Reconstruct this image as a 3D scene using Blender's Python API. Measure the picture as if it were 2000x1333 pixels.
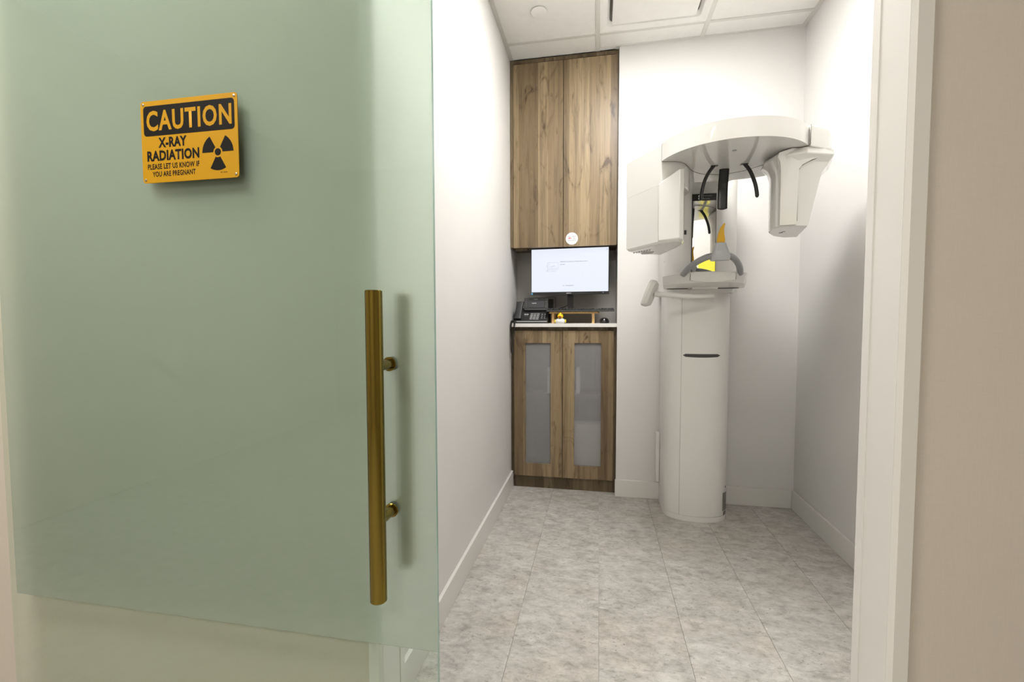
import bpy, bmesh, math, random
from mathutils import Vector, Matrix
random.seed(7)
for o in list(bpy.data.objects): bpy.data.objects.remove(o)
sc = bpy.context.scene
COL = sc.collection
PI = math.pi

# ------------------------------------------------------------ camera
F_PX, YAW, PITCH, ROLL, CAM_H = 889.0, .1882, .0485, -.0025, 1.10
cam_d = bpy.data.cameras.new('camera'); cam = bpy.data.objects.new('camera', cam_d); COL.objects.link(cam)
fw = Vector((-math.sin(YAW)*math.cos(PITCH), math.cos(YAW)*math.cos(PITCH), -math.sin(PITCH)))
r0 = Vector((math.cos(YAW), math.sin(YAW), 0)); u0 = r0.cross(fw)
rt = r0*math.cos(ROLL)+u0*math.sin(ROLL); up = u0*math.cos(ROLL)-r0*math.sin(ROLL)
M = Matrix((rt, up, -fw)).transposed().to_4x4(); M.translation = (0, 0, CAM_H)
cam.matrix_world = M
cam_d.sensor_width = 36; cam_d.lens = F_PX*36/2000; cam_d.clip_start = .02
sc.camera = cam
# ------------------------------------------------------------ world, exposure
w = bpy.data.worlds.new('world'); sc.world = w; w.use_nodes = True
w.node_tree.nodes['Background'].inputs[0].default_value = (.02, .02, .02, 1)
sc.view_settings.view_transform = 'Standard'; sc.view_settings.look = 'None'
sc.view_settings.gamma = 1; sc.view_settings.use_curve_mapping = False
sc.view_settings.exposure = 0.0
ROOM_LIGHT, HALL_LIGHT = 48.0, 24.0
cy = sc.cycles
cy.use_adaptive_sampling = True; cy.adaptive_threshold = .05; cy.use_light_tree = False
cy.max_bounces = 9; cy.diffuse_bounces = 3; cy.glossy_bounces = 3; cy.transmission_bounces = 8; cy.transparent_max_bounces = 14
cy.caustics_refractive = True; cy.caustics_reflective = False; cy.sample_clamp_indirect = 10

# ------------------------------------------------------------ room dimensions
XL, XR, YB, ZC = -.5568, 1.1131, 2.848, 2.711
YF, YI = .945, 1.052            # hall face and room face of the front wall
OL, OR, OH = -.4865, .537, 2.2  # door opening
NX, NY = .11, 3.12              # alcove right side, alcove back

# ------------------------------------------------------------ materials
def srgb(r, g, b):
    f = lambda c: (c/255/12.92) if c/255 <= .04045 else ((c/255+.055)/1.055)**2.4
    return (f(r), f(g), f(b), 1)
def newmat(name):
    m = bpy.data.materials.new(name); m.use_nodes = True
    return m, m.node_tree, m.node_tree.nodes['Principled BSDF']
def N(nt, t, **kw):
    n = nt.nodes.new(t)
    for k, v in kw.items(): setattr(n, k, v)
    return n
def plain(name, col, rough=.5, metal=0, bump=0, bscale=200, spec=.5, coat=0, var=.04, vscale=6):
    m, nt, p = newmat(name)
    p.inputs['Roughness'].default_value = rough; p.inputs['Metallic'].default_value = metal
    p.inputs['Specular IOR Level'].default_value = spec
    p.inputs['Coat Weight'].default_value = coat; p.inputs['Coat Roughness'].default_value = .05
    tc = N(nt, 'ShaderNodeTexCoord'); no = N(nt, 'ShaderNodeTexNoise'); no.inputs['Scale'].default_value = vscale
    no.inputs['Detail'].default_value = 3
    nt.links.new(tc.outputs['Object'], no.inputs['Vector'])
    r = N(nt, 'ShaderNodeValToRGB')
    r.color_ramp.elements[0].position = .3; r.color_ramp.elements[1].position = .7
    r.color_ramp.elements[0].color = [c*(1-var) for c in col[:3]]+[1]
    r.color_ramp.elements[1].color = [min(1, c*(1+var)) for c in col[:3]]+[1]
    nt.links.new(no.outputs['Fac'], r.inputs['Fac']); nt.links.new(r.outputs['Color'], p.inputs['Base Color'])
    if bump:
        n2 = N(nt, 'ShaderNodeTexNoise'); n2.inputs['Scale'].default_value = bscale
        nt.links.new(tc.outputs['Object'], n2.inputs['Vector'])
        b = N(nt, 'ShaderNodeBump'); b.inputs['Strength'].default_value = bump; b.inputs['Distance'].default_value = .002
        nt.links.new(n2.outputs['Fac'], b.inputs['Height']); nt.links.new(b.outputs['Normal'], p.inputs['Normal'])
    return m
def emit(name, col, s):
    m, nt, p = newmat(name); p.inputs['Base Color'].default_value = (.03, .03, .03, 1)
    p.inputs['Emission Color'].default_value = col; p.inputs['Emission Strength'].default_value = s
    return m
MAT = {}
MAT['wall'] = plain('painted_wall', (.675, .66, .64, 1), .6, bump=.08, bscale=350, var=.01)
MAT['trim'] = plain('white_trim_paint', (.69, .675, .64, 1), .35, var=.01)
MAT['tile'] = plain('ceiling_tile_white', (.78, .77, .74, 1), .85, bump=.1, bscale=120, var=.02, vscale=20)
MAT['grid'] = plain('ceiling_grid_white', (.62, .61, .575, 1), .45, var=.01)
MAT['white'] = plain('gloss_white_plastic', (.755, .745, .71, 1), .05, var=.006)
MAT['white2'] = plain('satin_white_plastic', (.755, .745, .71, 1), .3, var=.006)
MAT['black'] = plain('black_plastic', (.012, .012, .013, 1), .3, var=.1)
MAT['blackmat'] = plain('matte_black_plastic', (.02, .02, .021, 1), .5, var=.1)
MAT['darkgrey'] = plain('dark_grey_plastic', (.05, .05, .05, 1), .45, var=.08)
MAT['grey'] = plain('grey_plastic', (.42, .43, .44, 1), .3, var=.02)
MAT['midgrey'] = plain('mid_grey_plastic', (.30, .305, .31, 1), .32, var=.02)
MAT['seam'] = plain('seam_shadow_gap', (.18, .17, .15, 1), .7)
MAT['amber'] = plain('amber_plastic', srgb(222, 170, 0), .35, var=.05)
MAT['yellow'] = plain('bright_yellow_vinyl', srgb(238, 224, 70), .5, var=.03)
MAT['duckyellow'] = plain('duck_yellow_vinyl', srgb(250, 212, 20), .35)
MAT['orange'] = plain('orange_plastic', srgb(214, 110, 16), .35)
MAT['duckwhite'] = plain('duck_white_vinyl', (.85, .85, .83, 1), .35)
MAT['signyellow'] = plain('sign_yellow_enamel', srgb(178, 132, 0), .6, spec=.25, var=.02)
MAT['signblack'] = plain('sign_black_ink', (.006, .005, .004, 1), .6, spec=.15)
MAT['bamboo'] = plain('bamboo_wood', srgb(228, 188, 126), .4, var=.1, vscale=30)
MAT['niche'] = plain('alcove_grey_laminate', (.50, .485, .46, 1), .5, var=.02)
MAT['counter'] = plain('white_quartz', (.78, .75, .72, 1), .25, var=.03, vscale=25)
MAT['red'] = plain('red_ink', srgb(200, 40, 60), .5)
MAT['ink'] = plain('grey_ink', (.25, .26, .32, 1), .6)
MAT['screw'] = plain('zinc_screw', (.5, .45, .35, 1), .35, metal=1)
MAT['label'] = plain('grey_label_print', (.22, .21, .19, 1), .5, var=.5, vscale=300)
MAT['dotwhite'] = plain('white_print', (.7, .7, .72, 1), .5)
MAT['screen'] = emit('lit_monitor_screen', srgb(236, 241, 255), .95)
MAT['phonescreen'] = emit('lit_phone_screen', (.06, .06, .075, 1), .3)
MAT['led'] = emit('led_panel_light', (1, .985, .955, 1), ROOM_LIGHT)
MAT['ledh'] = emit('hall_panel_light', (1, .955, .89, 1), HALL_LIGHT)
MAT['ledblue'] = emit('power_led', (.5, .55, 1, 1), 2)
def brass():
    m, nt, p = newmat('brushed_antique_brass')
    p.inputs['Metallic'].default_value = 1; p.inputs['Roughness'].default_value = .16
    p.inputs['Base Color'].default_value = (.225, .165, .034, 1)
    return m
MAT['brass'] = brass()
def mirror():
    m, nt, p = newmat('mirror_glass'); p.inputs['Metallic'].default_value = 1
    p.inputs['Roughness'].default_value = .015; p.inputs['Base Color'].default_value = (.9, .9, .87, 1)
    return m
MAT['mirror'] = mirror()
def wallpaper():
    m, nt, p = newmat('beige_linen_wallcovering'); p.inputs['Roughness'].default_value = .75
    tc = N(nt, 'ShaderNodeTexCoord')
    outs = []
    for s in ((900, 900, 40), (40, 40, 900)):
        mp = N(nt, 'ShaderNodeMapping'); mp.inputs['Scale'].default_value = s
        no = N(nt, 'ShaderNodeTexNoise'); no.inputs['Scale'].default_value = 1; no.inputs['Detail'].default_value = 2
        nt.links.new(tc.outputs['Object'], mp.inputs['Vector']); nt.links.new(mp.outputs['Vector'], no.inputs['Vector'])
        outs.append(no.outputs['Fac'])
    a = N(nt, 'ShaderNodeMath', operation='ADD'); nt.links.new(outs[0], a.inputs[0]); nt.links.new(outs[1], a.inputs[1])
    r = N(nt, 'ShaderNodeValToRGB'); r.color_ramp.elements[0].position = .35; r.color_ramp.elements[1].position = .65
    h = N(nt, 'ShaderNodeMath', operation='MULTIPLY'); h.inputs[1].default_value = .5; nt.links.new(a.outputs[0], h.inputs[0])
    nt.links.new(h.outputs[0], r.inputs['Fac'])
    r.color_ramp.elements[0].color = (.56, .51, .44, 1); r.color_ramp.elements[1].color = (.59, .54, .465, 1)
    nt.links.new(r.outputs['Color'], p.inputs['Base Color'])
    b = N(nt, 'ShaderNodeBump'); b.inputs['Strength'].default_value = .12; b.inputs['Distance'].default_value = .001
    nt.links.new(h.outputs[0], b.inputs['Height']); nt.links.new(b.outputs['Normal'], p.inputs['Normal'])
    return m
MAT['paper'] = wallpaper()
def stone():
    m, nt, p = newmat('grey_stone_vinyl'); p.inputs['Roughness'].default_value = .42
    tc = N(nt, 'ShaderNodeTexCoord'); oi = N(nt, 'ShaderNodeObjectInfo')
    off = N(nt, 'ShaderNodeVectorMath', operation='SCALE'); off.inputs['Scale'].default_value = 0
    cx = N(nt, 'ShaderNodeCombineXYZ'); mu = N(nt, 'ShaderNodeMath', operation='MULTIPLY'); mu.inputs[1].default_value = 37
    nt.links.new(oi.outputs['Random'], mu.inputs[0]); nt.links.new(mu.outputs[0], cx.inputs[0]); nt.links.new(mu.outputs[0], cx.inputs[2])
    ad = N(nt, 'ShaderNodeVectorMath', operation='ADD'); nt.links.new(tc.outputs['Object'], ad.inputs[0]); nt.links.new(cx.outputs[0], ad.inputs[1])
    def noise(scale, det, rough, vec, dist=0):
        n = N(nt, 'ShaderNodeTexNoise'); n.inputs['Scale'].default_value = scale; n.inputs['Detail'].default_value = det
        n.inputs['Roughness'].default_value = rough; n.inputs['Distortion'].default_value = dist
        nt.links.new(vec, n.inputs['Vector']); return n.outputs['Fac']
    def ramp(fac, stops):
        r = N(nt, 'ShaderNodeValToRGB'); e = r.color_ramp.elements
        while len(e) < len(stops): e.new(.5)
        for k, (ps, c) in enumerate(stops): e[k].position = ps; e[k].color = c
        nt.links.new(fac, r.inputs['Fac']); return r.outputs['Color']
    sq = N(nt, 'ShaderNodeMapping'); sq.inputs['Scale'].default_value = (.75, 1.25, 1); nt.links.new(ad.outputs[0], sq.inputs['Vector'])
    v = sq.outputs['Vector']
    base = ramp(noise(20, 9, .7, v, .3), [(.30, (.31, .292, .265, 1)), (.47, (.45, .432, .40, 1)), (.62, (.56, .54, .505, 1)), (.8, (.65, .632, .595, 1))])
    warm = ramp(noise(4, 5, .6, v), [(.45, (1, 1, 1, 1)), (.75, (.97, .915, .87, 1))])
    mx = N(nt, 'ShaderNodeMix', data_type='RGBA', blend_type='MULTIPLY'); mx.inputs['Factor'].default_value = 1
    nt.links.new(base, mx.inputs['A']); nt.links.new(warm, mx.inputs['B'])
    blot = ramp(noise(60, 7, .72, v, .6), [(.33, (.66, .65, .63, 1)), (.47, (1, 1, 1, 1)), (.58, (1.0, 1.0, 1.0, 1)), (.68, (1.2, 1.2, 1.19, 1))])
    m2 = N(nt, 'ShaderNodeMix', data_type='RGBA', blend_type='MULTIPLY'); m2.inputs['Factor'].default_value = 1
    nt.links.new(mx.outputs['Result'], m2.inputs['A']); nt.links.new(blot, m2.inputs['B'])
    pm = N(nt, 'ShaderNodeMapping'); pm.inputs['Scale'].default_value = (1, 1.7, 1); nt.links.new(ad.outputs[0], pm.inputs['Vector'])
    pits = ramp(noise(95, 5, .65, pm.outputs['Vector'], .9), [(.335, (.16, .155, .145, 1)), (.385, (1, 1, 1, 1))])
    dens = ramp(noise(6, 4, .6, v), [(.42, (0, 0, 0, 1)), (.60, (1, 1, 1, 1))])
    m3 = N(nt, 'ShaderNodeMix', data_type='RGBA', blend_type='MULTIPLY')
    nt.links.new(dens, m3.inputs['Factor'])
    nt.links.new(m2.outputs['Result'], m3.inputs['A']); nt.links.new(pits, m3.inputs['B'])
    nt.links.new(m3.outputs['Result'], p.inputs['Base Color'])
    b = N(nt, 'ShaderNodeBump'); b.inputs['Strength'].default_value = .12; b.inputs['Distance'].default_value = .001
    nt.links.new(blot, b.inputs['Height']); nt.links.new(b.outputs['Normal'], p.inputs['Normal'])
    return m
MAT['stone'] = stone()
def wood(name, dark=1.0, horiz=False):
    m, nt, p = newmat(name); p.inputs['Roughness'].default_value = .42
    tc = N(nt, 'ShaderNodeTexCoord'); oi = N(nt, 'ShaderNodeObjectInfo')
    cx = N(nt, 'ShaderNodeCombineXYZ'); mu = N(nt, 'ShaderNodeMath', operation='MULTIPLY'); mu.inputs[1].default_value = 11.3
    nt.links.new(oi.outputs['Random'], mu.inputs[0])
    for k in (0, 2): nt.links.new(mu.outputs[0], cx.inputs[k])
    ad = N(nt, 'ShaderNodeVectorMath', operation='ADD'); nt.links.new(tc.outputs['Object'], ad.inputs[0]); nt.links.new(cx.outputs[0], ad.inputs[1])
    src = ad.outputs[0]
    def mapped(s):
        mp = N(nt, 'ShaderNodeMapping'); mp.inputs['Scale'].default_value = s
        nt.links.new(src, mp.inputs['Vector']); return mp.outputs['Vector']
    def noise(scale, det, vec, dist=0, rough=.6):
        n = N(nt, 'ShaderNodeTexNoise'); n.inputs['Scale'].default_value = scale; n.inputs['Detail'].default_value = det
        n.inputs['Distortion'].default_value = dist; n.inputs['Roughness'].default_value = rough
        nt.links.new(vec, n.inputs['Vector']); return n.outputs['Fac']
    def ramp(fac, stops, interp='LINEAR'):
        r = N(nt, 'ShaderNodeValToRGB'); e = r.color_ramp.elements; r.color_ramp.interpolation = interp
        while len(e) < len(stops): e.new(.5)
        for k, (ps, c) in enumerate(stops): e[k].position = ps; e[k].color = c
        nt.links.new(fac, r.inputs['Fac']); return r.outputs['Color']
    def mul(a, b, f=1):
        x = N(nt, 'ShaderNodeMix', data_type='RGBA', blend_type='MULTIPLY'); x.inputs['Factor'].default_value = f
        nt.links.new(a, x.inputs['A']); nt.links.new(b, x.inputs['B']); return x.outputs['Result']
    # stave tone: stepped random along X
    sx = N(nt, 'ShaderNodeSeparateXYZ'); nt.links.new(src, sx.inputs[0])
    wn = N(nt, 'ShaderNodeTexNoise', noise_dimensions='1D'); 
    st = N(nt, 'ShaderNodeMath', operation='SNAP'); st.inputs[1].default_value = .062
    nt.links.new(sx.outputs['Y' if horiz else 'X'], st.inputs[0])
    wh = N(nt, 'ShaderNodeTexWhiteNoise', noise_dimensions='1D'); nt.links.new(st.outputs[0], wh.inputs['W'])
    d = dark
    stave = ramp(wh.outputs['Value'], [(0, (.13*d, .086*d, .044*d, 1)), (.4, (.235*d, .166*d, .09*d, 1)), (1, (.335*d, .25*d, .145*d, 1))])
    grain = ramp(noise(1, 8, mapped((38, 38, 1.6)), .5), [(.30, (.50, .47, .43, 1)), (.5, (.95, .95, .95, 1)), (.72, (1.12, 1.11, 1.09, 1))])
    fine = ramp(noise(1, 4, mapped((240, 240, 7))), [(.3, (.86, .85, .83, 1)), (.6, (1.04, 1.04, 1.04, 1))])
    knots = ramp(noise(1, 3, mapped((11, 11, 3.6)), 2.2), [(.27, (.30, .25, .20, 1)), (.36, (.76, .73, .69, 1)), (.45, (1, 1, 1, 1))])
    c = mul(mul(mul(stave, grain), fine), knots)
    nt.links.new(c, p.inputs['Base Color'])
    b = N(nt, 'ShaderNodeBump'); b.inputs['Strength'].default_value = .15; b.inputs['Distance'].default_value = .001
    nt.links.new(fine, b.inputs['Height']); nt.links.new(b.outputs['Normal'], p.inputs['Normal'])
    return m
MAT['wood'] = wood('rustic_oak_laminate'); MAT['wooddark'] = wood('rustic_oak_laminate_edge', .6)
def clear_glass():
    m, nt, p = newmat('clear_green_glass'); nt.nodes.remove(p)
    out = nt.nodes['Material Output']
    tr = N(nt, 'ShaderNodeBsdfTransparent'); tr.inputs[0].default_value = (.92, .962, .93, 1)
    gl = N(nt, 'ShaderNodeBsdfGlossy'); gl.inputs['Roughness'].default_value = .0; gl.inputs[0].default_value = (1, 1, 1, 1)
    lw = N(nt, 'ShaderNodeLayerWeight'); lw.inputs['Blend'].default_value = .5
    pw = N(nt, 'ShaderNodeMath', operation='POWER'); pw.inputs[1].default_value = 5; nt.links.new(lw.outputs['Facing'], pw.inputs[0])
    fr = N(nt, 'ShaderNodeMath', operation='MULTIPLY_ADD'); fr.inputs[1].default_value = .96; fr.inputs[2].default_value = .035; nt.links.new(pw.outputs[0], fr.inputs[0])
    mx = N(nt, 'ShaderNodeMixShader'); nt.links.new(fr.outputs[0], mx.inputs[0]); nt.links.new(tr.outputs[0], mx.inputs[1]); nt.links.new(gl.outputs[0], mx.inputs[2])
    nt.links.new(mx.outputs[0], out.inputs['Surface'])
    return m
MAT['glass'] = clear_glass()
def frosted(name, dcol, tcol, rough, fdiff, ftrans):
    m, nt, p = newmat(name); nt.nodes.remove(p); out = nt.nodes['Material Output']
    rf = N(nt, 'ShaderNodeBsdfRefraction'); rf.inputs['Roughness'].default_value = rough; rf.inputs['IOR'].default_value = 1.35
    rf.inputs[0].default_value = tcol
    df = N(nt, 'ShaderNodeBsdfDiffuse'); df.inputs[0].default_value = dcol
    tr = N(nt, 'ShaderNodeBsdfTransparent'); tr.inputs[0].default_value = tcol
    a = N(nt, 'ShaderNodeMixShader'); a.inputs[0].default_value = fdiff
    nt.links.new(rf.outputs[0], a.inputs[1]); nt.links.new(df.outputs[0], a.inputs[2])
    b = N(nt, 'ShaderNodeMixShader'); b.inputs[0].default_value = ftrans
    nt.links.new(a.outputs[0], b.inputs[1]); nt.links.new(tr.outputs[0], b.inputs[2])
    nt.links.new(b.outputs[0], out.inputs['Surface'])
    return m
MAT['frost'] = frosted('frosted_glass_core', (.50, .575, .52, 1), (.98, .995, .985, 1), .56, 0, 0)
def film():
    m, nt, p = newmat('etched_glass_face'); nt.nodes.remove(p); out = nt.nodes['Material Output']
    df = N(nt, 'ShaderNodeBsdfDiffuse'); df.inputs[0].default_value = (.64, .69, .65, 1)
    tr = N(nt, 'ShaderNodeBsdfTransparent'); tr.inputs[0].default_value = (1, 1, 1, 1)
    b = N(nt, 'ShaderNodeMixShader'); b.inputs[0].default_value = .37
    nt.links.new(tr.outputs[0], b.inputs[1]); nt.links.new(df.outputs[0], b.inputs[2]); nt.links.new(b.outputs[0], out.inputs['Surface'])
    return m
MAT['film'] = film()
MAT['pane'] = frosted('grey_frosted_pane', (.56, .55, .545, 1), (.9, .9, .9, 1), .2, .5, .42)
def glass_edge():
    m, nt, p = newmat('polished_glass_edge'); p.inputs['Base Color'].default_value = (.32, .47, .41, 1)
    p.inputs['Roughness'].default_value = .08
    return m
MAT['gedge'] = glass_edge()

# ------------------------------------------------------------ mesh helpers
def finish(name, bm, mat, parent=None, smooth=None, bevel=0, seg=2, loc=None):
    me = bpy.data.meshes.new(name); bmesh.ops.recalc_face_normals(bm, faces=bm.faces); bm.to_mesh(me); bm.free()
    me.materials.append(MAT[mat] if isinstance(mat, str) else mat)
    if smooth is not None:
        me.polygons.foreach_set('use_smooth', [True]*len(me.polygons)); me.set_sharp_from_angle(angle=math.radians(smooth))
    o = bpy.data.objects.new(name, me); COL.objects.link(o)
    if bevel:
        b = o.modifiers.new('bevel', 'BEVEL'); b.width = bevel; b.segments = seg; b.limit_method = 'ANGLE'; b.angle_limit = math.radians(35)
        me.polygons.foreach_set('use_smooth', [True]*len(me.polygons)); b.harden_normals = True
        me.set_sharp_from_angle(angle=math.radians(smooth or 35))
    if loc is not None: o.location = loc
    if parent is not None:
        o.parent = parent
        # geometry is written in world coordinates: undo the parent's own placement
        q = parent; T = Vector((0, 0, 0))
        while q is not None: T += q.location; q = q.parent
        o.location = o.location - T
    return o
def abox(bm, x0, x1, y0, y1, z0, z1, mat=None):
    v = bmesh.ops.create_cube(bm, size=1)['verts']
    for q in v: q.co = Vector(((x0+x1)/2+q.co.x*(x1-x0), (y0+y1)/2+q.co.y*(y1-y0), (z0+z1)/2+q.co.z*(z1-z0)))
    if mat: bmesh.ops.transform(bm, matrix=mat, verts=v)
    return v
def box(name, x0, x1, y0, y1, z0, z1, mat, parent=None, bevel=0, seg=2, rot=None):
    # origin at the base centre so that object texture space and transforms are local
    c = Vector(((x0+x1)/2, (y0+y1)/2, z0)); bm = bmesh.new()
    abox(bm, x0-c.x, x1-c.x, y0-c.y, y1-c.y, 0, z1-z0)
    o = finish(name, bm, mat, parent, bevel=bevel, seg=seg, loc=c)
    if rot: o.rotation_euler = rot
    return o
def boxes(name, lst, mat, parent=None, bevel=0):
    bm = bmesh.new()
    for b in lst: abox(bm, *b)
    return finish(name, bm, mat, parent, bevel=bevel)
def aprism(bm, pts, z0, z1, pts1=None):
    n = len(pts); zz0 = z0 if hasattr(z0, '__len__') else [z0]*n; zz1 = z1 if hasattr(z1, '__len__') else [z1]*n
    p1 = pts1 or pts
    a = [bm.verts.new((p[0], p[1], z)) for p, z in zip(pts, zz0)]; b = [bm.verts.new((p[0], p[1], z)) for p, z in zip(p1, zz1)]
    bm.faces.new(a); bm.faces.new(b)
    for i in range(n): bm.faces.new((a[i], a[(i+1) % n], b[(i+1) % n], b[i]))
def prism(name, pts, z0, z1, mat, parent=None, bevel=0, seg=2, smooth=35, pts1=None):
    bm = bmesh.new(); aprism(bm, pts, z0, z1, pts1)
    return finish(name, bm, mat, parent, smooth=smooth, bevel=bevel, seg=seg)
def loft(name, secs, mat, parent=None, smooth=40, bevel=0, cap=True):
    # secs: list of (z, [(x, y), ...]) with equal counts, or full 3D rings
    bm = bmesh.new(); rings = []
    for s in secs:
        if isinstance(s, tuple): rings.append([bm.verts.new((x, y, s[0])) for x, y in s[1]])
        else: rings.append([bm.verts.new(p) for p in s])
    n = len(rings[0])
    for a, b in zip(rings, rings[1:]):
        for i in range(n): bm.faces.new((a[i], a[(i+1) % n], b[(i+1) % n], b[i]))
    if cap: bm.faces.new(rings[0]); bm.faces.new(rings[-1])
    return finish(name, bm, mat, parent, smooth=smooth, bevel=bevel)
def sweep_rings(path, rx, ry=None, n=12, upv=None, radii=None):
    P = [Vector(p) for p in path]; ry = ry or rx; out = []
    ref = Vector(upv) if upv else None
    for i, p in enumerate(P):
        t = (P[min(i+1, len(P)-1)]-P[max(i-1, 0)]).normalized()
        if ref is None: ref = Vector((0, 0, 1)) if abs(t.z) < .9 else Vector((1, 0, 0))
        s = t.cross(ref).normalized(); u = s.cross(t).normalized()
        k = radii[i] if radii else 1
        out.append([p+s*(rx*k*math.cos(2*PI*j/n))+u*(ry*k*math.sin(2*PI*j/n)) for j in range(n)])
    return out
def tube(name, path, r, mat, parent=None, n=12, ry=None, upv=None, radii=None):
    return loft(name, sweep_rings(path, r, ry, n, upv, radii), mat, parent, smooth=50)
def smoothpath(pts, k=6):
    P = [Vector(p) for p in pts]; P = [P[0]*2-P[1]]+P+[P[-1]*2-P[-2]]; out = []
    for i in range(1, len(P)-2):
        for j in range(k):
            t = j/k; a, b, c, d = P[i-1:i+3]
            out.append(.5*((2*b)+(-a+c)*t+(2*a-5*b+4*c-d)*t*t+(-a+3*b-3*c+d)*t**3))
    out.append(P[-2]); return out
def smooth2(pts, k=5, closed=True):
    n = len(pts); out = []
    for i in range(n):
        a, b, c, d = [Vector(pts[(i+j) % n]) for j in (-1, 0, 1, 2)]
        for j in range(k):
            t = j/k; q = .5*((2*b)+(-a+c)*t+(2*a-5*b+4*c-d)*t*t+(-a+3*b-3*c+d)*t**3); out.append((q.x, q.y))
    return out
def lathe(name, prof, mat, parent=None, n=24, loc=(0, 0, 0), axis='Z', smooth=40, sx=1, sy=1):
    bm = bmesh.new(); rings = []
    for r, z in prof:
        rings.append([bm.verts.new((max(r, 1e-5)*math.cos(2*PI*j/n)*sx, max(r, 1e-5)*math.sin(2*PI*j/n)*sy, z)) for j in range(n)])
    for a, b in zip(rings, rings[1:]):
        for i in range(n): bm.faces.new((a[i], a[(i+1) % n], b[(i+1) % n], b[i]))
    bm.faces.new(rings[0]); bm.faces.new(rings[-1])
    if axis == 'Y': bmesh.ops.rotate(bm, verts=bm.verts, matrix=Matrix.Rotation(PI/2, 3, 'X'))
    if axis == 'X': bmesh.ops.rotate(bm, verts=bm.verts, matrix=Matrix.Rotation(PI/2, 3, 'Y'))
    return finish(name, bm, mat, parent, smooth=smooth, loc=Vector(loc))
def rrect(x0, x1, y0, y1, r, k=5):
    out = []
    for cx, cy_, a0 in ((x1-r, y1-r, 0), (x0+r, y1-r, 90), (x0+r, y0+r, 180), (x1-r, y0+r, 270)):
        for i in range(k+1):
            a = math.radians(a0+90*i/k); out.append((cx+r*math.cos(a), cy_+r*math.sin(a)))
    return out
def vplate(name, pts, yf, yb, mat, parent=None, bevel=0):
    # plate in the XZ plane: pts are (x, z); front at yf, back at yb
    bm = bmesh.new(); a = [bm.verts.new((x, yf, z)) for x, z in pts]; b = [bm.verts.new((x, yb, z)) for x, z in pts]; n = len(a)
    bm.faces.new(a); bm.faces.new(b)
    for i in range(n): bm.faces.new((a[i], a[(i+1) % n], b[(i+1) % n], b[i]))
    return finish(name, bm, mat, parent, bevel=bevel)
def text(name, s, x, z, y, width, height, mat, parent, bold=.0, space=1.06):
    # flat lettering standing in the XZ plane at depth y, scaled to width x height (metres)
    cu = bpy.data.curves.new(name, 'FONT'); cu.body = s; cu.offset = bold; cu.resolution_u = 3; cu.space_character = space
    t = bpy.data.objects.new(name, cu); COL.objects.link(t); dg = bpy.context.evaluated_depsgraph_get()
    me = bpy.data.meshes.new_from_object(t.evaluated_get(dg)); bpy.data.objects.remove(t); bpy.data.curves.remove(cu)
    xs = [v.co.x for v in me.vertices]; zs = [v.co.y for v in me.vertices]
    x0, x1, z0, z1 = min(xs), max(xs), min(zs), max(zs); kx = width/(x1-x0); kz = height/(z1-z0)
    for v in me.vertices: v.co = ((v.co.x-(x0+x1)/2)*kx, 0, (v.co.y-(z0+z1)/2)*kz)
    me.materials.clear(); me.materials.append(MAT[mat])
    o = bpy.data.objects.new(name, me); COL.objects.link(o); o.location = (x, y, z)
    if parent is not None:
        q = parent; T = Vector((0, 0, 0))
        while q is not None: T += q.location; q = q.parent
        o.parent = parent; o.location = o.location-T
    return o
def empty(name, loc, label, cat, group=None):
    o = bpy.data.objects.new(name, None); COL.objects.link(o); o.location = loc; o.empty_display_size = .05
    o['label'] = label; o['category'] = cat
    if group: o['group'] = group
    return o
def tag(o, label, cat, group=None):
    o['label'] = label; o['category'] = cat
    if group: o['group'] = group
    return o
def struct(o, label=None):
    o['kind'] = 'structure'
    if label: o['label'] = label
    return o
def child(o, parent):
    T = Vector((0, 0, 0)); q = parent
    while q is not None: T += q.location; q = q.parent
    o.parent = parent; o.location = o.location-T
    return o

# ============================================================ THE SETTING
HX0, HX1, HY0 = -3.0, 2.4, -3.0
floor = struct(box('floor', HX0-.1, HX1+.1, HY0-.1, 3.3, -.12, -.004, 'stone'), 'light grey stone-look vinyl plank floor')
PW = .2895
xs = [.0072+PW*k for k in range(-3, 6)]
k_ = 0
for i in range(len(xs)-1):
    x0, x1 = max(xs[i], XL), min(xs[i+1], XR)
    if x1-x0 < .02: continue
    ys = [YF]+[y for y in [(.55+.62*((i*2) % 3)/3*1.0)+1.16*j for j in range(-1, 4)] if YF+.05 < y < 2.88]+[2.905 if x0 < NX else 2.848]
    for y0, y1 in zip(ys, ys[1:]):
        g, gy_ = .0006, .0002; box('plank', x0+g, x1-g, y0+gy_, y1-gy_, -.004, 0, 'stone', floor)
wl = struct(box('wall_left', XL-.1, XL, YI-.06, 3.3, 0, ZC+.15, 'wall'), 'white painted left side wall')
wr = struct(box('wall_right', XR, XR+.1, YI-.06, 3.3, 0, ZC+.15, 'wall'), 'white painted right side wall')
wb = struct(boxes('wall_back', [(NX, XR, YB, 3.3, 0, ZC+.15)], 'wall'), 'white painted back wall behind the x-ray machine')
wa = struct(box('wall_alcove', XL, NX, NY, 3.3, 0, ZC+.15, 'niche'), 'grey back panel of the cabinet alcove')
cw = .012
wf = struct(boxes('wall_front', [(HX0, OL-cw, YF, YI, 0, ZC+.15), (OR+cw, HX1, YF, YI, 0, ZC+.15), (OL-cw, OR+cw, YF, YI, OH+cw, ZC+.15)], 'paper'), 'beige linen wall covering around the doorway')
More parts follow.
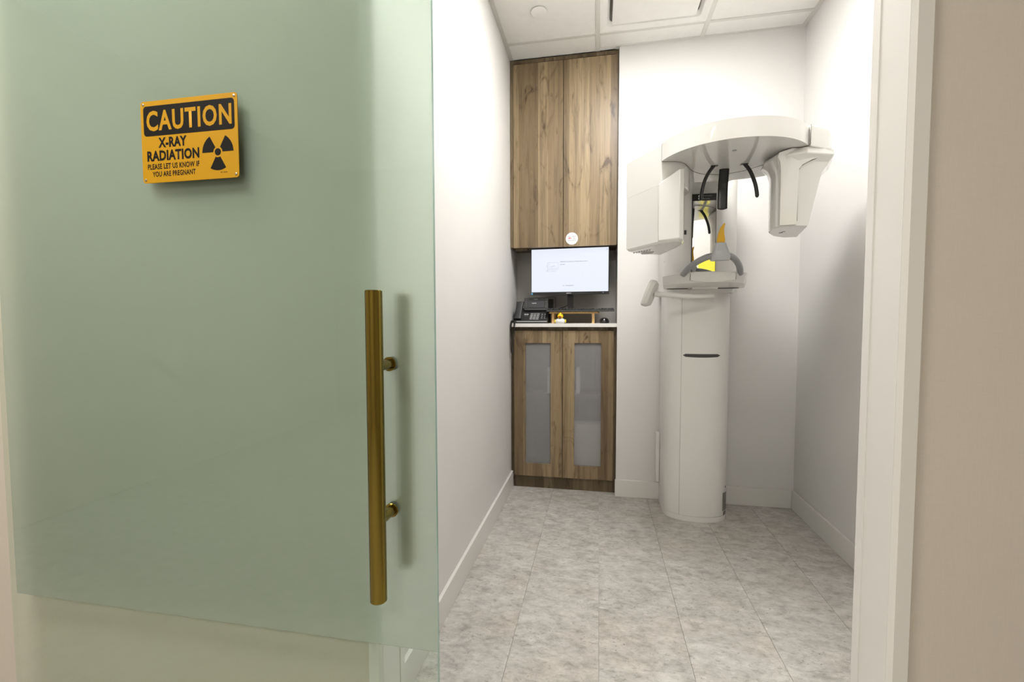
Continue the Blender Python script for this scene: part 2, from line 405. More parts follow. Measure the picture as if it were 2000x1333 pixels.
# room-side lining of the front wall is white paint
struct(boxes('wall_front_inside', [(XL, OL-cw, YI, YI+.004, 0, ZC), (OR+cw, XR, YI, YI+.004, 0, ZC), (OL-cw, OR+cw, YI, YI+.004, OH+cw, ZC)], 'wall'))
hall = [('wall_hall_left', (HX0-.1, HX0, HY0, YF, 0, ZC+.06)), ('wall_hall_right', (HX1, HX1+.1, HY0, YF, 0, ZC+.06)), ('wall_hall_back', (HX0, HX1, HY0-.1, HY0, 0, ZC+.06))]
for n_, b_ in hall: struct(box(n_, *b_, 'paper'))
# door lining: jamb, far stop strip, bevel and slim casing on each side
def lining(n, sx, x):
    o = struct(prism(f'trim_{n}', [(x, YF+.002), (x, YI+.006), (x-sx*.003+sx*cw+sx*.003, YI+.006), (x+sx*cw, YF+.002)], 0, OH, 'trim'), 'white door jamb lining')
    # casing with a bevelled inner edge
    prism('casing', [(x, YF+.003), (x+sx*.0065, YF-.008), (x+sx*.031, YF-.008), (x+sx*.031, YF), (x+sx*.012, YF), (x+sx*.012, YF+.003)], 0, OH+.03, 'trim', o, smooth=10)
    prism('stop_strip', [(x-sx*.0022, YI-.018), (x-sx*.0022, YI+.006), (x, YI+.006), (x, YI-.018)], 0, OH, 'trim', o, smooth=10)
lining(1, -1, OL); lining(2, 1, OR)
tr3 = struct(boxes('trim_3', [(OL, OR, YF+.002, YI+.006, OH, OH+cw)], 'trim'), 'white door head lining')
boxes('casing', [(OL-.031, OR+.031, YF-.008, YF, OH+.006, OH+.031)], 'trim', tr3)
# baseboards
BT, BH = .014, .107
def bboard(name, pts): return struct(prism(name, pts, 0, BH, 'trim', bevel=.0025, smooth=30), 'white painted baseboard')
bboard('baseboard_left', [(XL, YI+.006), (XL+BT, YI+.006), (XL+BT, 2.905), (XL, 2.905)])
bboard('baseboard_right', [(XR, YI+.006), (XR, YB), (XR-BT, YB-BT), (XR-BT, YI+.006)])
bboard('baseboard_back', [(NX-.006, YB), (XR, YB), (XR-BT, YB-BT), (NX-.006, YB-BT)])
# ceiling: plenum slab, T-bar grid, lay-in tiles
ceil = struct(box('ceiling', HX0-.1, HX1+.1, HY0-.1, 3.3, ZC+.06, ZC+.15, 'tile'), 'white suspended tile ceiling')
GX = [-.0145, .572]; GY = [2.7105, 2.124, 1.5375]; GB = .0115
xe = [XL]+GX+[XR]; ye = [NY]+GY+[YI]
for gx in GX: box('grid_bar', gx-GB, gx+GB, YI, YB if gx > NX else 2.872, ZC-.001, ZC+.012, 'grid', ceil)
for gy in GY:
    for x0, x1 in zip(xe, xe[1:]):
        box('grid_bar', (x0 if x0 == XL else x0+GB), (x1 if x1 == XR else x1-GB), gy-GB*.8, gy+GB*.8, ZC-.001, ZC+.012, 'grid', ceil)
WA = .022
for nm, b_ in (('l', (XL, XL+WA, YI, 2.872)), ('r', (XR-WA, XR, YI, YB))): box('wall_angle', *b_, ZC-.0015, ZC+.012, 'grid', ceil)
box('wall_angle', NX, XR-WA, YB-.012, YB, ZC-.0015, ZC+.012, 'grid', ceil)
box('wall_angle', NX-.02, NX, YB-.012, 2.872, ZC-.0015, ZC+.012, 'grid', ceil)
DIFF, LAMP, LAMP2 = (1, 1), (1, 2), (1, 2)     # grid cells holding the air diffuser and the lamp
for i in range(3):
    for j in range(4):
        if (i, j) in (DIFF, LAMP, LAMP2): continue
        x0, x1, y1, y0 = xe[i], xe[i+1], ye[j], ye[j+1]
        if j == 0: y1 = 2.88 if i == 0 else YB
        box('ceiling_tile', x0+.004, x1-.004, y0+.004, y1-.004, ZC+.0035, ZC+.011, 'tile', ceil)
box('ceiling_tile', GX[0]+.004, NX-.004, YB-.002, 2.874, ZC+.0035, ZC+.011, 'tile', ceil)

# ============================================================ LAMPS
def lamp(name, x0, x1, y0, y1, z, em, label, group=None):
    r = empty(name, ((x0+x1)/2, (y0+y1)/2, z), label, 'ceiling light', group)
    f = .012
    boxes('frame', [(x0, x1, y0, y0+f, z-.002, z+.01), (x0, x1, y1-f, y1, z-.002, z+.01), (x0, x0+f, y0+f, y1-f, z-.002, z+.01), (x1-f, x1, y0+f, y1-f, z-.002, z+.01)], 'grid', r)
    box('diffuser', x0+f, x1-f, y0+f, y1-f, z+.001, z+.009, em, r)
lamp('led_ceiling_panel', GX[0]+GB, GX[1]-GB, GY[2]+GB, GY[1]-GB, ZC, 'led', 'square lit LED panel in the x-ray room ceiling nearer the door')
lamp('hall_ceiling_panel', -1.85, -.85, -.20, .40, ZC-.01, 'ledh', 'lit ceiling panel over the hall outside, left of the doorway', 'hall ceiling panels')
lamp('hall_ceiling_panel', -.95, .25, -2.0, -1.4, ZC-.01, 'ledh', 'added unseen fill light panel over the far side of the hall outside', 'hall ceiling panels')  # unseen fill lamp, added to light the lower glass and wall frontally

# ============================================================ CEILING FITTINGS
dx0, dx1, dy0, dy1 = GX[0]+GB, GX[1]-GB, GY[1]+GB*.8, GY[0]-GB*.8
df = empty('air_diffuser', ((dx0+dx1)/2, (dy0+dy1)/2, ZC), 'square white air diffuser with a flat centre plate in the ceiling grid', 'air vent')
def ring(name, a, b, za, zb, mat):
    bm = bmesh.new(); A = [bm.verts.new((x, y, za)) for x, y in a]; B = [bm.verts.new((x, y, zb)) for x, y in b]
    A2 = [bm.verts.new((x, y, za+.003)) for x, y in a]; B2 = [bm.verts.new((x, y, zb+.003)) for x, y in b]
    n = len(A)
    for i in range(n):
        j = (i+1) % n
        bm.faces.new((A[i], A[j], B[j], B[i])); bm.faces.new((A2[i], A2[j], B2[j], B2[i]))
        bm.faces.new((A[i], A[j], A2[j], A2[i])); bm.faces.new((B[i], B[j], B2[j], B2[i]))
    return finish(name, bm, mat, df, smooth=30)
R = lambda d, r=.004: rrect(dx0+d, dx1-d, dy0+d, dy1-d, r)
ring('outer_frame', R(0), R(.014), ZC, ZC, 'tile')
ring('curved_throat', R(.014), R(.036, .02), ZC, ZC+.008, 'tile')
ring('curved_throat', R(.036, .02), R(.050, .03), ZC+.008, ZC+.024, 'tile')
ring('throat_wall', R(.050, .03), R(.054, .03), ZC+.024, ZC+.050, 'niche')
prism('back_plate', R(.045, .03), ZC+.050, ZC+.053, 'niche', df)
prism('centre_plate', R(.064, .01), ZC-.001, ZC+.003, 'tile', df, bevel=.001)
sp = tag(lathe('sprinkler_cover', [(.0, -.006), (.039, -.006), (.0425, -.0045), (.0425, 0), (.030, .0), (.030, .0035)], 'tile', loc=(-.319, 2.4515, ZC)), 'round white cover plate on the ceiling tile above the cabinet', 'cover plate')

# ============================================================ GLASS DOOR
GY0, GY1, GL, GR, GBOT, GTOP = .897, .907, -1.513, -.3345, .012, 2.26
gd = empty('sliding_glass_door', ((GL+GR)/2, (GY0+GY1)/2, 0), 'frosted sliding glass door with clear lower band and caution sign', 'door')
ZF = .3765
box('glass_sheet', GL, GR-.0006, GY0, GY1, GBOT, GTOP, 'glass', gd)
box('frosted_film', GL+.001, GR-.002, GY1+.0008, GY1+.0020, ZF, GTOP, 'frost', gd)
bm = bmesh.new(); bm.faces.new([bm.verts.new(q) for q in ((GL+.001, GY1+.0004, ZF), (GR-.002, GY1+.0004, ZF), (GR-.002, GY1+.0004, GTOP), (GL+.001, GY1+.0004, GTOP))])
finish('etched_face', bm, 'film', gd)
box('polished_edge', GR-.0006, GR, GY0+.0004, GY1-.0004, GBOT, GTOP, 'gedge', gd)
box('bottom_guide_shoe', GL+.02, GL+.08, GY0-.004, GY1+.004, 0, .03, 'darkgrey', gd)
hr = boxes('hanging_rail', [(GL-.3, OR+.35, .885, .925, GTOP+.02, GTOP+.07)], 'brass', gd)
for hx in (GL+.15, GR-.15): boxes('hanger_clamp', [(hx-.04, hx+.04, .884, .926, GTOP-.07, GTOP+.02)], 'brass', gd)
# pull handle: bar on both faces through standoffs
for sy in (-1, 1):
    yb_ = .902+sy*.070; zt, zb_ = 1.157, .528
    ph = lathe('pull_handle', [(0, zb_), (.0155, zb_), (.0170, zb_+.0015), (.0170, zt-.0015), (.0155, zt), (0, zt)], 'brass', gd, n=40, loc=(-.4355, yb_, 0))
    ph['label'] = 'long brushed brass bar handle' if sy < 0 else 'matching brass bar handle on the room side'
    for zz in (1.005, .689):
        s = sy
        bm = bmesh.new()
        prof = [(.0105, .0565), (.0105, .0095), (.0125, .0095), (.0128, .0088), (.0145, .0088), (.0152, .0080), (.0152, .0055)]
        n = 28; rings = [[bm.verts.new((r*math.cos(2*PI*j/n), s*d, r*math.sin(2*PI*j/n))) for j in range(n)] for r, d in prof]
        for a, b in zip(rings, rings[1:]):
            for i in range(n): bm.faces.new((a[i], a[(i+1) % n], b[(i+1) % n], b[i]))
        bm.faces.new(rings[0]); bm.faces.new(rings[-1])
        finish('standoff', bm, 'brass', ph, smooth=30, loc=Vector((-.4355, .902, zz)))

# ============================================================ CAUTION SIGN (flat plate standing just off the glass)
SX, SZ, SW, SH, SY = -.9065, 1.5055, .2545, .1835, .8885
sg = empty('caution_sign', (SX, SY+.002, SZ-SH/2), 'yellow and black CAUTION X-ray radiation sign on the frosted glass', 'sign')
vplate('plate', rrect(SX-SW/2, SX+SW/2, SZ-SH/2, SZ+SH/2, .008), SY, SY+.0018, 'signyellow', sg, bevel=.0003)
vplate('header_panel', rrect(SX-.1195, SX+.1195, SZ+.0135, SZ+.0805, .008), SY-.0003, SY, 'signblack', sg)
text('lettering', 'CAUTION', SX+.0005, SZ+.0468, SY-.00045, .224, .0455, 'signyellow', sg, bold=.028, space=1.12)
text('lettering', 'X-RAY', SX-.0435, SZ-.0025, SY-.0003, .076, .0225, 'signblack', sg, bold=0.04)
text('lettering', 'RADIATION', SX-.0432, SZ-.0315, SY-.0003, .1395, .0235, 'signblack', sg, bold=0.04)
text('lettering', 'PLEASE LET US KNOW IF', SX-.0432, SZ-.0555, SY-.0003, .1385, .0122, 'signblack', sg, bold=.024)
text('lettering', 'YOU ARE PREGNANT', SX-.0425, SZ-.0725, SY-.0003, .1155, .0118, 'signblack', sg, bold=.024)
text('lettering', 'PC 4036', SX+.089, SZ-.0785, SY-.0003, .017, .0028, 'signblack', sg, bold=.005)
tcx, tcz = SX+.0745, SZ-.0335
vplate('trefoil_hub', [(tcx+.0078*math.cos(2*PI*i/28), tcz+.0078*math.sin(2*PI*i/28)) for i in range(28)], SY-.0003, SY, 'signblack', sg)
for a0 in (30, 150, 270):
    a0 += 0
    pts = [(tcx+.0118*math.cos(math.radians(a0-30+60*i/8)), tcz+.0118*math.sin(math.radians(a0-30+60*i/8))) for i in range(9)]
    pts += [(tcx+.0400*math.cos(math.radians(a0+30-60*i/12)), tcz+.0400*math.sin(math.radians(a0+30-60*i/12))) for i in range(13)]
    vplate('trefoil_blade', pts, SY-.0003, SY, 'signblack', sg)
for ax in (-1, 1):
    for az in (-1, 1):
        lathe('screw', [(0, -.0085), (.0016, -.0085), (.0016, .0), (.0029, .0002), (.0029, .0009), (.0018, .0014), (0, .0014)], 'screw', sg, n=14, loc=(SX+ax*.1195, SY, SZ+az*.0845), axis='Y')

# ============================================================ BUILT-IN CABINETS
CY = 2.868      # door fronts
def cab_door(parent, x0, x1, z0, z1, pane=None):
    if not pane: return box('door', x0, x1, CY, CY+.019, z0, z1, 'wood', parent, bevel=.001)
    px0, px1, pz0, pz1 = pane
    c = Vector(((x0+x1)/2, CY, z0)); bm = bmesh.new()
    for b in ((x0, px0, z0, z1), (px1, x1, z0, z1), (px0, px1, z0, pz0), (px0, px1, pz1, z1)):
        abox(bm, b[0]-c.x, b[1]-c.x, 0, .019, b[2]-c.z, b[3]-c.z)
    d = finish('door', bm, 'wood', parent, loc=c)
    box('frosted_pane', px0-.003, px1+.003, CY+.009, CY+.013, pz0-.003, pz1+.003, 'pane', d)
    return d
ux0, ux1 = XL+.002, NX-.002
uc = empty('wall_cabinet', (-.22, CY, 1.545), 'tall brown oak wall cabinet with two flat doors above the monitor', 'cabinet')
boxes('body', [(ux0, ux0+.018, CY+.006, NY-.004, 1.553, ZC-.004), (ux1-.018, ux1, CY+.006, NY-.004, 1.553, ZC-.004), (ux0+.018, ux1-.018, CY+.006, NY-.004, 1.553, 1.571), (ux0+.018, ux1-.018, CY+.004, NY-.004, ZC-.026, ZC-.004), (ux0+.018, ux1-.018, NY-.014, NY-.004, 1.571, ZC-.026)], 'wooddark', uc)
cab_door(uc, ux0+.020, -.2222, 1.549, ZC-.030)
cab_door(uc, -.2190, ux1-.007, 1.549, ZC-.030)
box('light_pelmet', ux0+.02, ux0+.1, CY+.06, CY+.08, 1.540, 1.553, 'wooddark', uc)
bc = empty('base_cabinet', (-.22, CY, 0), 'brown oak base cabinet with two frosted pane doors under the counter', 'cabinet')
boxes('body', [(ux0, ux0+.018, CY+.022, NY-.004, .09, 1.0475), (ux1-.018, ux1, CY+.022, NY-.004, .09, 1.0475), (ux0+.018, ux1-.018, CY+.022, NY-.004, .09, .108), (ux0+.018, ux1-.018, NY-.014, NY-.004, .108, 1.0475), (ux0+.018, ux1-.018, CY+.022, CY+.04, 1.030, 1.0475)], 'wooddark', bc)
boxes('shelf', [(ux0+.02, ux1-.02, CY+.06, NY-.016, .60, .616)], 'wooddark', bc)
box('toe_kick', ux0+.012, ux1, CY+.034, CY+.05, 0, .09, 'wooddark', bc)
cab_door(bc, ux0+.021, -.2235, .0865, 1.0255, (-.4600, -.2975, .168, .9465))
cab_door(bc, -.2205, ux1-.017, .0865, 1.0255, (-.1485, .0170, .168, .9485))
ct = tag(box('countertop', XL+.001, NX-.001, 2.846, NY-.002, 1.0485, 1.0715, 'counter', bevel=.0012), 'thin white counter slab over the base cabinet', 'countertop')
tag(box('storage_box', -.16, .03, CY+.08, CY+.19, .108, .42, 'white2', bevel=.004), 'white box behind the lower right frosted cabinet pane', 'box')
tag(box('storage_binder', -.14, -.118, CY+.07, CY+.21, .616, .78, 'white2', bevel=.002), 'slim white binder behind the right frosted cabinet pane', 'binder')
tag(box('storage_folder', -.325, -.303, CY+.07, CY+.21, .616, .79, 'white2', bevel=.002), 'slim white folder behind the left frosted cabinet pane', 'folder')
# round sticker
st = empty('round_sticker', (-.167, CY-.001, 1.56), 'round white sticker with red print on the upper cabinet door', 'sticker')
lathe('disc', [(0, -.0006), (.0375, -.0006), (.0378, .0), (.0378, .0004), (0, .0004)], 'dotwhite', st, n=40, loc=(-.167, CY-.0008, 1.5965), axis='Y')
def marks(parent, rows, y, mat, h=.003, seed=1):
    rr = random.Random(seed)
    bm = bmesh.new()
    for (x0, x1, z) in rows:
        x = x0
        while x < x1:
            w_ = min(rr.uniform(.5, 1.6)*h*1.2, x1-x); abox(bm, x, x+w_, y-.0002, y, z, z+h*rr.uniform(.7, 1)); x += w_+h*.35
    return finish('print', bm, mat, parent)
sx_, sz_ = -.167, 1.5965
marks(st, [(sx_-.02, sx_-.0035, sz_+.0035), (sx_-.0195, sx_-.004, sz_-.0015)], CY-.0014, 'red', .0045)
marks(st, [(sx_-.022, sx_-.005, sz_+.0125), (sx_+.003, sx_+.024, sz_+.0125), (sx_+.008, sx_+.02, sz_+.0055), (sx_+.006, sx_+.02, sz_-.003), (sx_-.022, sx_+.024, sz_-.0125)], CY-.0014, 'ink', .003, 3)

# ============================================================ COUNTER ITEMS
CT = 1.0715
# --- wooden riser
rs = empty('desk_riser', (-.155, 2.99, CT), 'small bamboo riser shelf under the monitor', 'riser')
prism('top', rrect(-.315, .004, 2.904, 3.085, .018), CT+.062, CT+.074, 'bamboo', rs, bevel=.003)
for lx in (-.288, -.034): box('leg', lx-.0085, lx+.0085, 2.91, 3.075, CT, CT+.062, 'bamboo', rs, bevel=.001)
RZ = CT+.074
# --- monitor
MX, MY = -.182, 2.905
mo = empty('monitor', (MX, MY+.05, RZ), 'black framed monitor with a lit white screen on the riser', 'monitor')
mx0, mx1, mz0, mz1 = -.4285, .0645, 1.2525, 1.5475
bm = bmesh.new(); abox(bm, mx0, mx1, MY, MY+.012, mz0, mz1); abox(bm, mx0+.08, mx1-.08, MY+.012, MY+.04, mz0+.05, mz1-.06)
fr = finish('case', bm, 'black', mo, bevel=.0015)
scn = box('screen', mx0+.0045, mx1-.0045, MY-.0006, MY+.001, mz0+.0185, mz1-.005, 'screen', mo)
# faint on-screen picture: line drawing and two lines of small type
sxx = lambda u: mx0+(u-1037)/154*(mx1-mx0)
bm = bmesh.new(); yy = MY-.0010
def line(x0, z0, x1, z1, t=.0008):
    d = Vector((x1-x0, 0, z1-z0)); L = d.length
    Mx = Matrix.Translation(((x0+x1)/2, yy, (z0+z1)/2)) @ Matrix.Rotation(-math.atan2(z1-z0, x1-x0), 4, 'Y')
    abox(bm, -L/2, L/2, -.0001, .0001, -t/2, t/2, Mx)
ix0, ix1, iz0, iz1 = sxx(1071), sxx(1092), 1.412, 1.457
for a in ((ix0, iz0, ix1, iz0), (ix1, iz0, ix1, iz1), (ix0, iz1, ix1, iz1), (ix0, iz0, ix0, iz1), (ix0+.008, iz0+.008, ix1-.006, iz0+.008), (ix0+.008, iz0+.008, ix0+.008, iz1-.006), (ix0-.008, iz0-.01, ix1-.01, iz0-.01), (ix0-.008, iz0-.01, ix0, iz0), (ix0+.03, iz0-.006, ix0+.036, iz0-.01), (ix0-.006, iz0+.012, ix0-.006, iz0+.03), (ix0+.014, iz0+.02, ix0+.05, iz0+.022), (ix0+.02, iz0+.012, ix0+.045, iz0+.03)): line(*a)
finish('drawing', bm, 'ink', mo)
marks(mo, [(sxx(1096), sxx(1149), 1.4585), (sxx(1096), sxx(1105), 1.4415)], MY-.0008, 'ink', .004, 5)
marks(mo, [(sxx(1107), sxx(1123), 1.3085)], MY-.0008, 'ink', .004, 8)
bm = bmesh.new(); bmesh.ops.create_circle(bm, segments=20, radius=.004); 
bmesh.ops.rotate(bm, verts=bm.verts, matrix=Matrix.Rotation(PI/2, 3, 'X'))
ring_ = [(.0042, 0), (.0034, 0)]
bm.free()
for rx, rz in ((sxx(1103), 1.3105), (sxx(1187), mz1-.018)):
    bm = bmesh.new(); A = [bm.verts.new((rx+.0042*math.cos(2*PI*i/20), MY-.001, rz+.0042*math.sin(2*PI*i/20))) for i in range(20)]
    B = [bm.verts.new((rx+.0032*math.cos(2*PI*i/20), MY-.001, rz+.0032*math.sin(2*PI*i/20))) for i in range(20)]
    for i in range(20): bm.faces.new((A[i], A[(i+1) % 20], B[(i+1) % 20], B[i]))
    finish('icon_ring', bm, 'ink', mo)
text('logo', 'ASUS', (mx0+mx1)/2-.003, mz0+.0095, MY-.0005, .030, .006, 'dotwhite', mo, bold=.01)
box('energy_sticker', mx0+.002, mx0+.013, MY-.0004, MY, mz0+.003, mz0+.014, plain('blue_sticker', srgb(110, 180, 215), .5), mo)
box('power_light', mx1-.037, mx1-.034, MY-.0004, MY, mz0+.009, mz0+.0115, 'ledblue', mo)
nk = boxes('neck', [(-.199, -.162, MY+.052, MY+.066, RZ+.008, 1.32)], 'blackmat', mo)
boxes('neck_joint', [(-.195, -.166, MY+.036, MY+.053, 1.29, 1.33)], 'blackmat', mo)
prism('base', rrect(-.26, -.10, MY+.048, MY+.16, .03), RZ, RZ+.009, 'blackmat', mo, bevel=.002)
mo.rotation_euler.z = math.radians(-3)
# --- keyboard
kb = empty('keyboard', (-.117, 2.905, RZ), 'thin black keyboard lying on the bamboo riser', 'keyboard')
bm = bmesh.new(); aprism(bm, rrect(-.327, .094, 2.872, 2.950, .006), [RZ]*24, [RZ+.016 if p[1] > 2.91 else RZ+.009 for p in rrect(-.327, .094, 2.872, 2.950, .006)])
finish('tray', bm, 'darkgrey', kb, bevel=.001)
for r_ in range(4):
    yk = 2.875+r_*.0185; zk = RZ+.010+(.0025*r_)
    c0 = box('key', -.3225, -.3225+.0165, yk, yk+.0155, zk, zk+.0055, 'blackmat', kb, bevel=.001)
    for c_ in range(1, 21):
        if c_ == 15: continue
        o = c0.copy(); COL.objects.link(o); o.location.x += c_*.0198
# --- mouse
ms = empty('computer_mouse', (.0335, 2.90, CT), 'small black computer mouse at the right end of the counter', 'mouse')
loft('shell', [(CT, [(.0335+.030*math.cos(a), 2.915+.05*math.sin(a)) for a in [2*PI*i/24 for i in range(24)]]),
    (CT+.011, [(.0335+.0315*math.cos(a), 2.915+.052*math.sin(a)) for a in [2*PI*i/24 for i in range(24)]]),
    (CT+.024, [(.0335+.027*math.cos(a), 2.917+.045*math.sin(a)) for a in [2*PI*i/24 for i in range(24)]]),
    (CT+.032, [(.0335+.018*math.cos(a), 2.92+.032*math.sin(a)) for a in [2*PI*i/24 for i in range(24)]]),
    (CT+.0345, [(.0335+.008*math.cos(a), 2.922+.015*math.sin(a)) for a in [2*PI*i/24 for i in range(24)]])], 'black', ms)
lathe('scroll_wheel', [(0, -.003), (.006, -.003), (.006, .003), (0, .003)], 'dotwhite', ms, n=16, loc=(.0335, 2.8745, CT+.021), axis='X')
# --- rubber duck
dk = empty('rubber_duck', (-.2375, 2.873, CT), 'small white rubber duck with a yellow head and orange beak', 'toy')
DX, DY = -.2375, 2.873
lathe('body', [(0, 0), (.024, 0), (.030, .006), (.0315, .014), (.028, .023), (.019, .030), (.008, .033), (0, .033)], 'duckwhite', dk, loc=(DX, DY, CT), sy=.9)
lathe('head', [(0, 0), (.010, .001), (.0165, .007), (.0185, .015), (.0165, .024), (.010, .030), (0, .032)], 'duckyellow', dk, loc=(DX, DY-.002, CT+.030))
lathe('crest', [(0, 0), (.006, .002), (.0055, .006), (0, .010)], 'duckyellow', dk, n=12, loc=(DX, DY, CT+.059))
loft('beak', [[(DX+.0115*math.cos(a)*s, DY-.016-d, CT+.0415+.0055*math.sin(a)*s) for a in [2*PI*i/18 for i in range(18)]] for d, s in ((0, .8), (.005, 1), (.009, 1), (.0105, .75))], 'orange', dk)
loft('mouth', [[(DX+.0085*math.cos(a), DY-.016-d, CT+.041+.003*math.sin(a)) for a in [2*PI*i/14 for i in range(14)]] for d in (.009, .0109)], plain('dark_beak', srgb(120, 45, 10), .5), dk)
for s in (-1, 1):
    lathe('wing', [(0, -.011), (.006, -.009), (.0085, 0), (.006, .009), (0, .011)], 'yellow', dk, n=14, loc=(DX+s*.031, DY-.002, CT+.014), sx=.8)
    lathe('eye', [(0, -.002), (.0026, -.001), (.0026, .001), (0, .002)], 'black', dk, n=12, loc=(DX+s*.008, DY-.0155, CT+.055), axis='Y')
loft('bow_tie', [[(DX+x, DY-.0185, CT+.0305+z*k) for x, z in ((-.006, .003), (0, .001), (.006, .003), (.006, -.003), (0, -.001), (-.006, -.003))] for k in (1,)]+[[(DX+x, DY-.022, CT+.0305+z) for x, z in ((-.006, .003), (0, .001), (.006, .003), (.006, -.003), (0, -.001), (-.006, -.003))]], 'black', dk)
# --- desk phone
pf = empty('desk_phone', (-.43, 2.93, CT), 'black desk phone with screen and coiled handset cord', 'phone')
px0, px1, py0, py1 = -.540, -.317, 2.872, 3.03
bm = bmesh.new()
prof = [(py0, CT+.004), (py0, CT+.014), (py0+.01, CT+.022), (py0+.085, CT+.085), (py1, CT+.10), (py1, CT+.004)]
a = [bm.verts.new((px0, y, z)) for y, z in prof]; b = [bm.verts.new((px1, y, z)) for y, z in prof]
bm.faces.new(a); bm.faces.new(b)
for i in range(6): bm.faces.new((a[i], a[(i+1) % 6], b[(i+1) % 6], b[i]))
finish('body', bm, 'blackmat', pf, bevel=.002)
boxes('foot_stand', [(px0+.01, px1-.01, py0+.004, py1-.004, CT, CT+.004)], 'black', pf)
box('silver_edge', px0+.002, px1-.006, py0-.002, py0, CT+.009, CT+.0145, 'grey', pf)
tilt = math.atan2(.063, .075)
def onface(u, t):  # u along X, t up the sloping keypad face
    return Vector((u, py0+.01+t*math.cos(tilt), CT+.022+t*math.sin(tilt)))
def facebox(name, u0, u1, t0, t1, hgt, mat, parent, bev=0):
    c = onface((u0+u1)/2, (t0+t1)/2); bm = bmesh.new()
    Mx = Matrix.Rotation(tilt, 4, 'X')
    abox(bm, -(u1-u0)/2, (u1-u0)/2, -(t1-t0)/2, (t1-t0)/2, -.001, hgt, Mx)
    return finish(name, bm, mat, parent, bevel=bev, loc=c)
for r_ in range(4):
    for c_ in range(3):
        u = -.4245+c_*.0205-.001*(3-r_); t = .008+r_*.0165
        k = facebox('key', u-.0085, u+.0085, t-.0055, t+.0055, .003, 'midgrey', pf, .0008)
for r_ in range(3):
    for c_ in range(2):
        u = -.358+c_*.0185; t = .018+r_*.018
        facebox('function_key', u-.0045, u+.0045, t-.003, t+.003, .002, 'midgrey', pf)
for s in (-1, 1): facebox('navigation_key', -.4605+s*.007-.006, -.4605+s*.007+.006, .048, .060, .002, 'grey', pf)
facebox('navigation_ring', -.472, -.449, .030, .046, .0015, 'darkgrey', pf)
# display head, tilted up and back
dh = box('display_head', -.479, -.3215, 2.940, 2.955, CT+.083, CT+.166, 'darkgrey', pf, bevel=.002, rot=(-.12, 0, 0))
d2 = box('phone_screen', -.452, -.349, 2.9385, 2.9405, CT+.102, CT+.146, 'phonescreen', pf, rot=(-.12, 0, 0))
text('logo', 'Yealink', -.402, CT+.1565, 2.9455-.0005-.0027, .026, .0062, 'dotwhite', pf, bold=.01)
marks(pf, [(-.427, -.399, CT+.1275)], 2.9405, 'dotwhite', .006, 4)
for s in (-.4655, -.3355):
    for q in range(4): box('side_key', s-.004, s+.004, 2.9385, 2.941, CT+.105+q*.0115, CT+.1075+q*.0115, 'midgrey', pf)
# handset standing in its cradle on the left
hs = smoothpath([(-.512, 2.880, CT+.028), (-.510, 2.896, CT+.052), (-.508, 2.918, CT+.086), (-.506, 2.935, CT+.118), (-.505, 2.948, CT+.138)], 4)
rad = [1.05]*4+[.95]*8+[1.0]*5
loft('handset', [[Vector(p)+Vector((.023*rad[i]*sx2, .010*sy2, -.004*sy2)) for sx2, sy2 in [(math.copysign(abs(math.cos(t))**.5, math.cos(t)), math.copysign(abs(math.sin(t))**.6, math.sin(t))) for t in [2*PI*j/20 for j in range(20)]]] for i, p in enumerate(hs)], 'blackmat', pf, smooth=60)
box('handset_mark', -.520, -.506, 2.8825, 2.8845, CT+.047, CT+.0495, 'grey', pf)
# coiled cord hanging over the counter edge in a loop
def coil(path, r, wr, turns, name, parent):
    P = smoothpath(path, 24); n = len(P); pts = []
    tot = turns*10
    for i in range(tot+1):
        f = i/tot*(n-1); k = min(int(f), n-2); p = P[k].lerp(P[k+1], f-k); t = (P[k+1]-P[k]).normalized()
        ref = Vector((0, 1, 0)); s = t.cross(ref).normalized(); u = s.cross(t)
        a = 2*PI*i/10; pts.append(p+s*(r*math.cos(a))+u*(r*math.sin(a)))
    bm = bmesh.new(); rings = [[bm.verts.new(q) for q in rg] for rg in sweep_rings(pts, wr, n=5)]
    for a, b in zip(rings, rings[1:]):
        for i in range(5): bm.faces.new((a[i], a[(i+1) % 5], b[(i+1) % 5], b[i]))
    return finish(name, bm, 'black', parent, smooth=60)
coil([(-.520, 2.868, CT+.010), (-.523, 2.838, CT+.004), (-.527, 2.832, CT-.06), (-.533, 2.832, CT-.15), (-.539, 2.832, CT-.188), (-.545, 2.832, CT-.15), (-.547, 2.834, CT-.05), (-.545, 2.842, CT+.008), (-.535, 2.87, CT+.012)], .0045, .0016, 90, 'cord', pf)
# --- outlet plate and cable at the back of the alcove
op = empty('outlet_plate', (-.30, NY-.02, CT+.06), 'grey outlet box on the alcove wall beside the phone', 'outlet')
box('box', -.350, -.288, NY-.03, NY, CT+.085, CT+.178, plain('outlet_grey', (.30, .29, .28, 1), .4), op, bevel=.004)
box('socket', -.336, -.302, NY-.032, NY-.03, CT+.10, CT+.163, 'darkgrey', op)
tube('cable', smoothpath([(-.19, MY+.07, RZ+.05), (-.215, MY+.09, RZ+.035), (-.25, MY+.12, RZ+.026), (-.275, 3.07, RZ+.018), (-.285, 3.1, RZ+.004), (-.285, 3.106, CT+.03), (-.285, 3.106, CT+.004)]), .0028, 'black', mo, n=8)

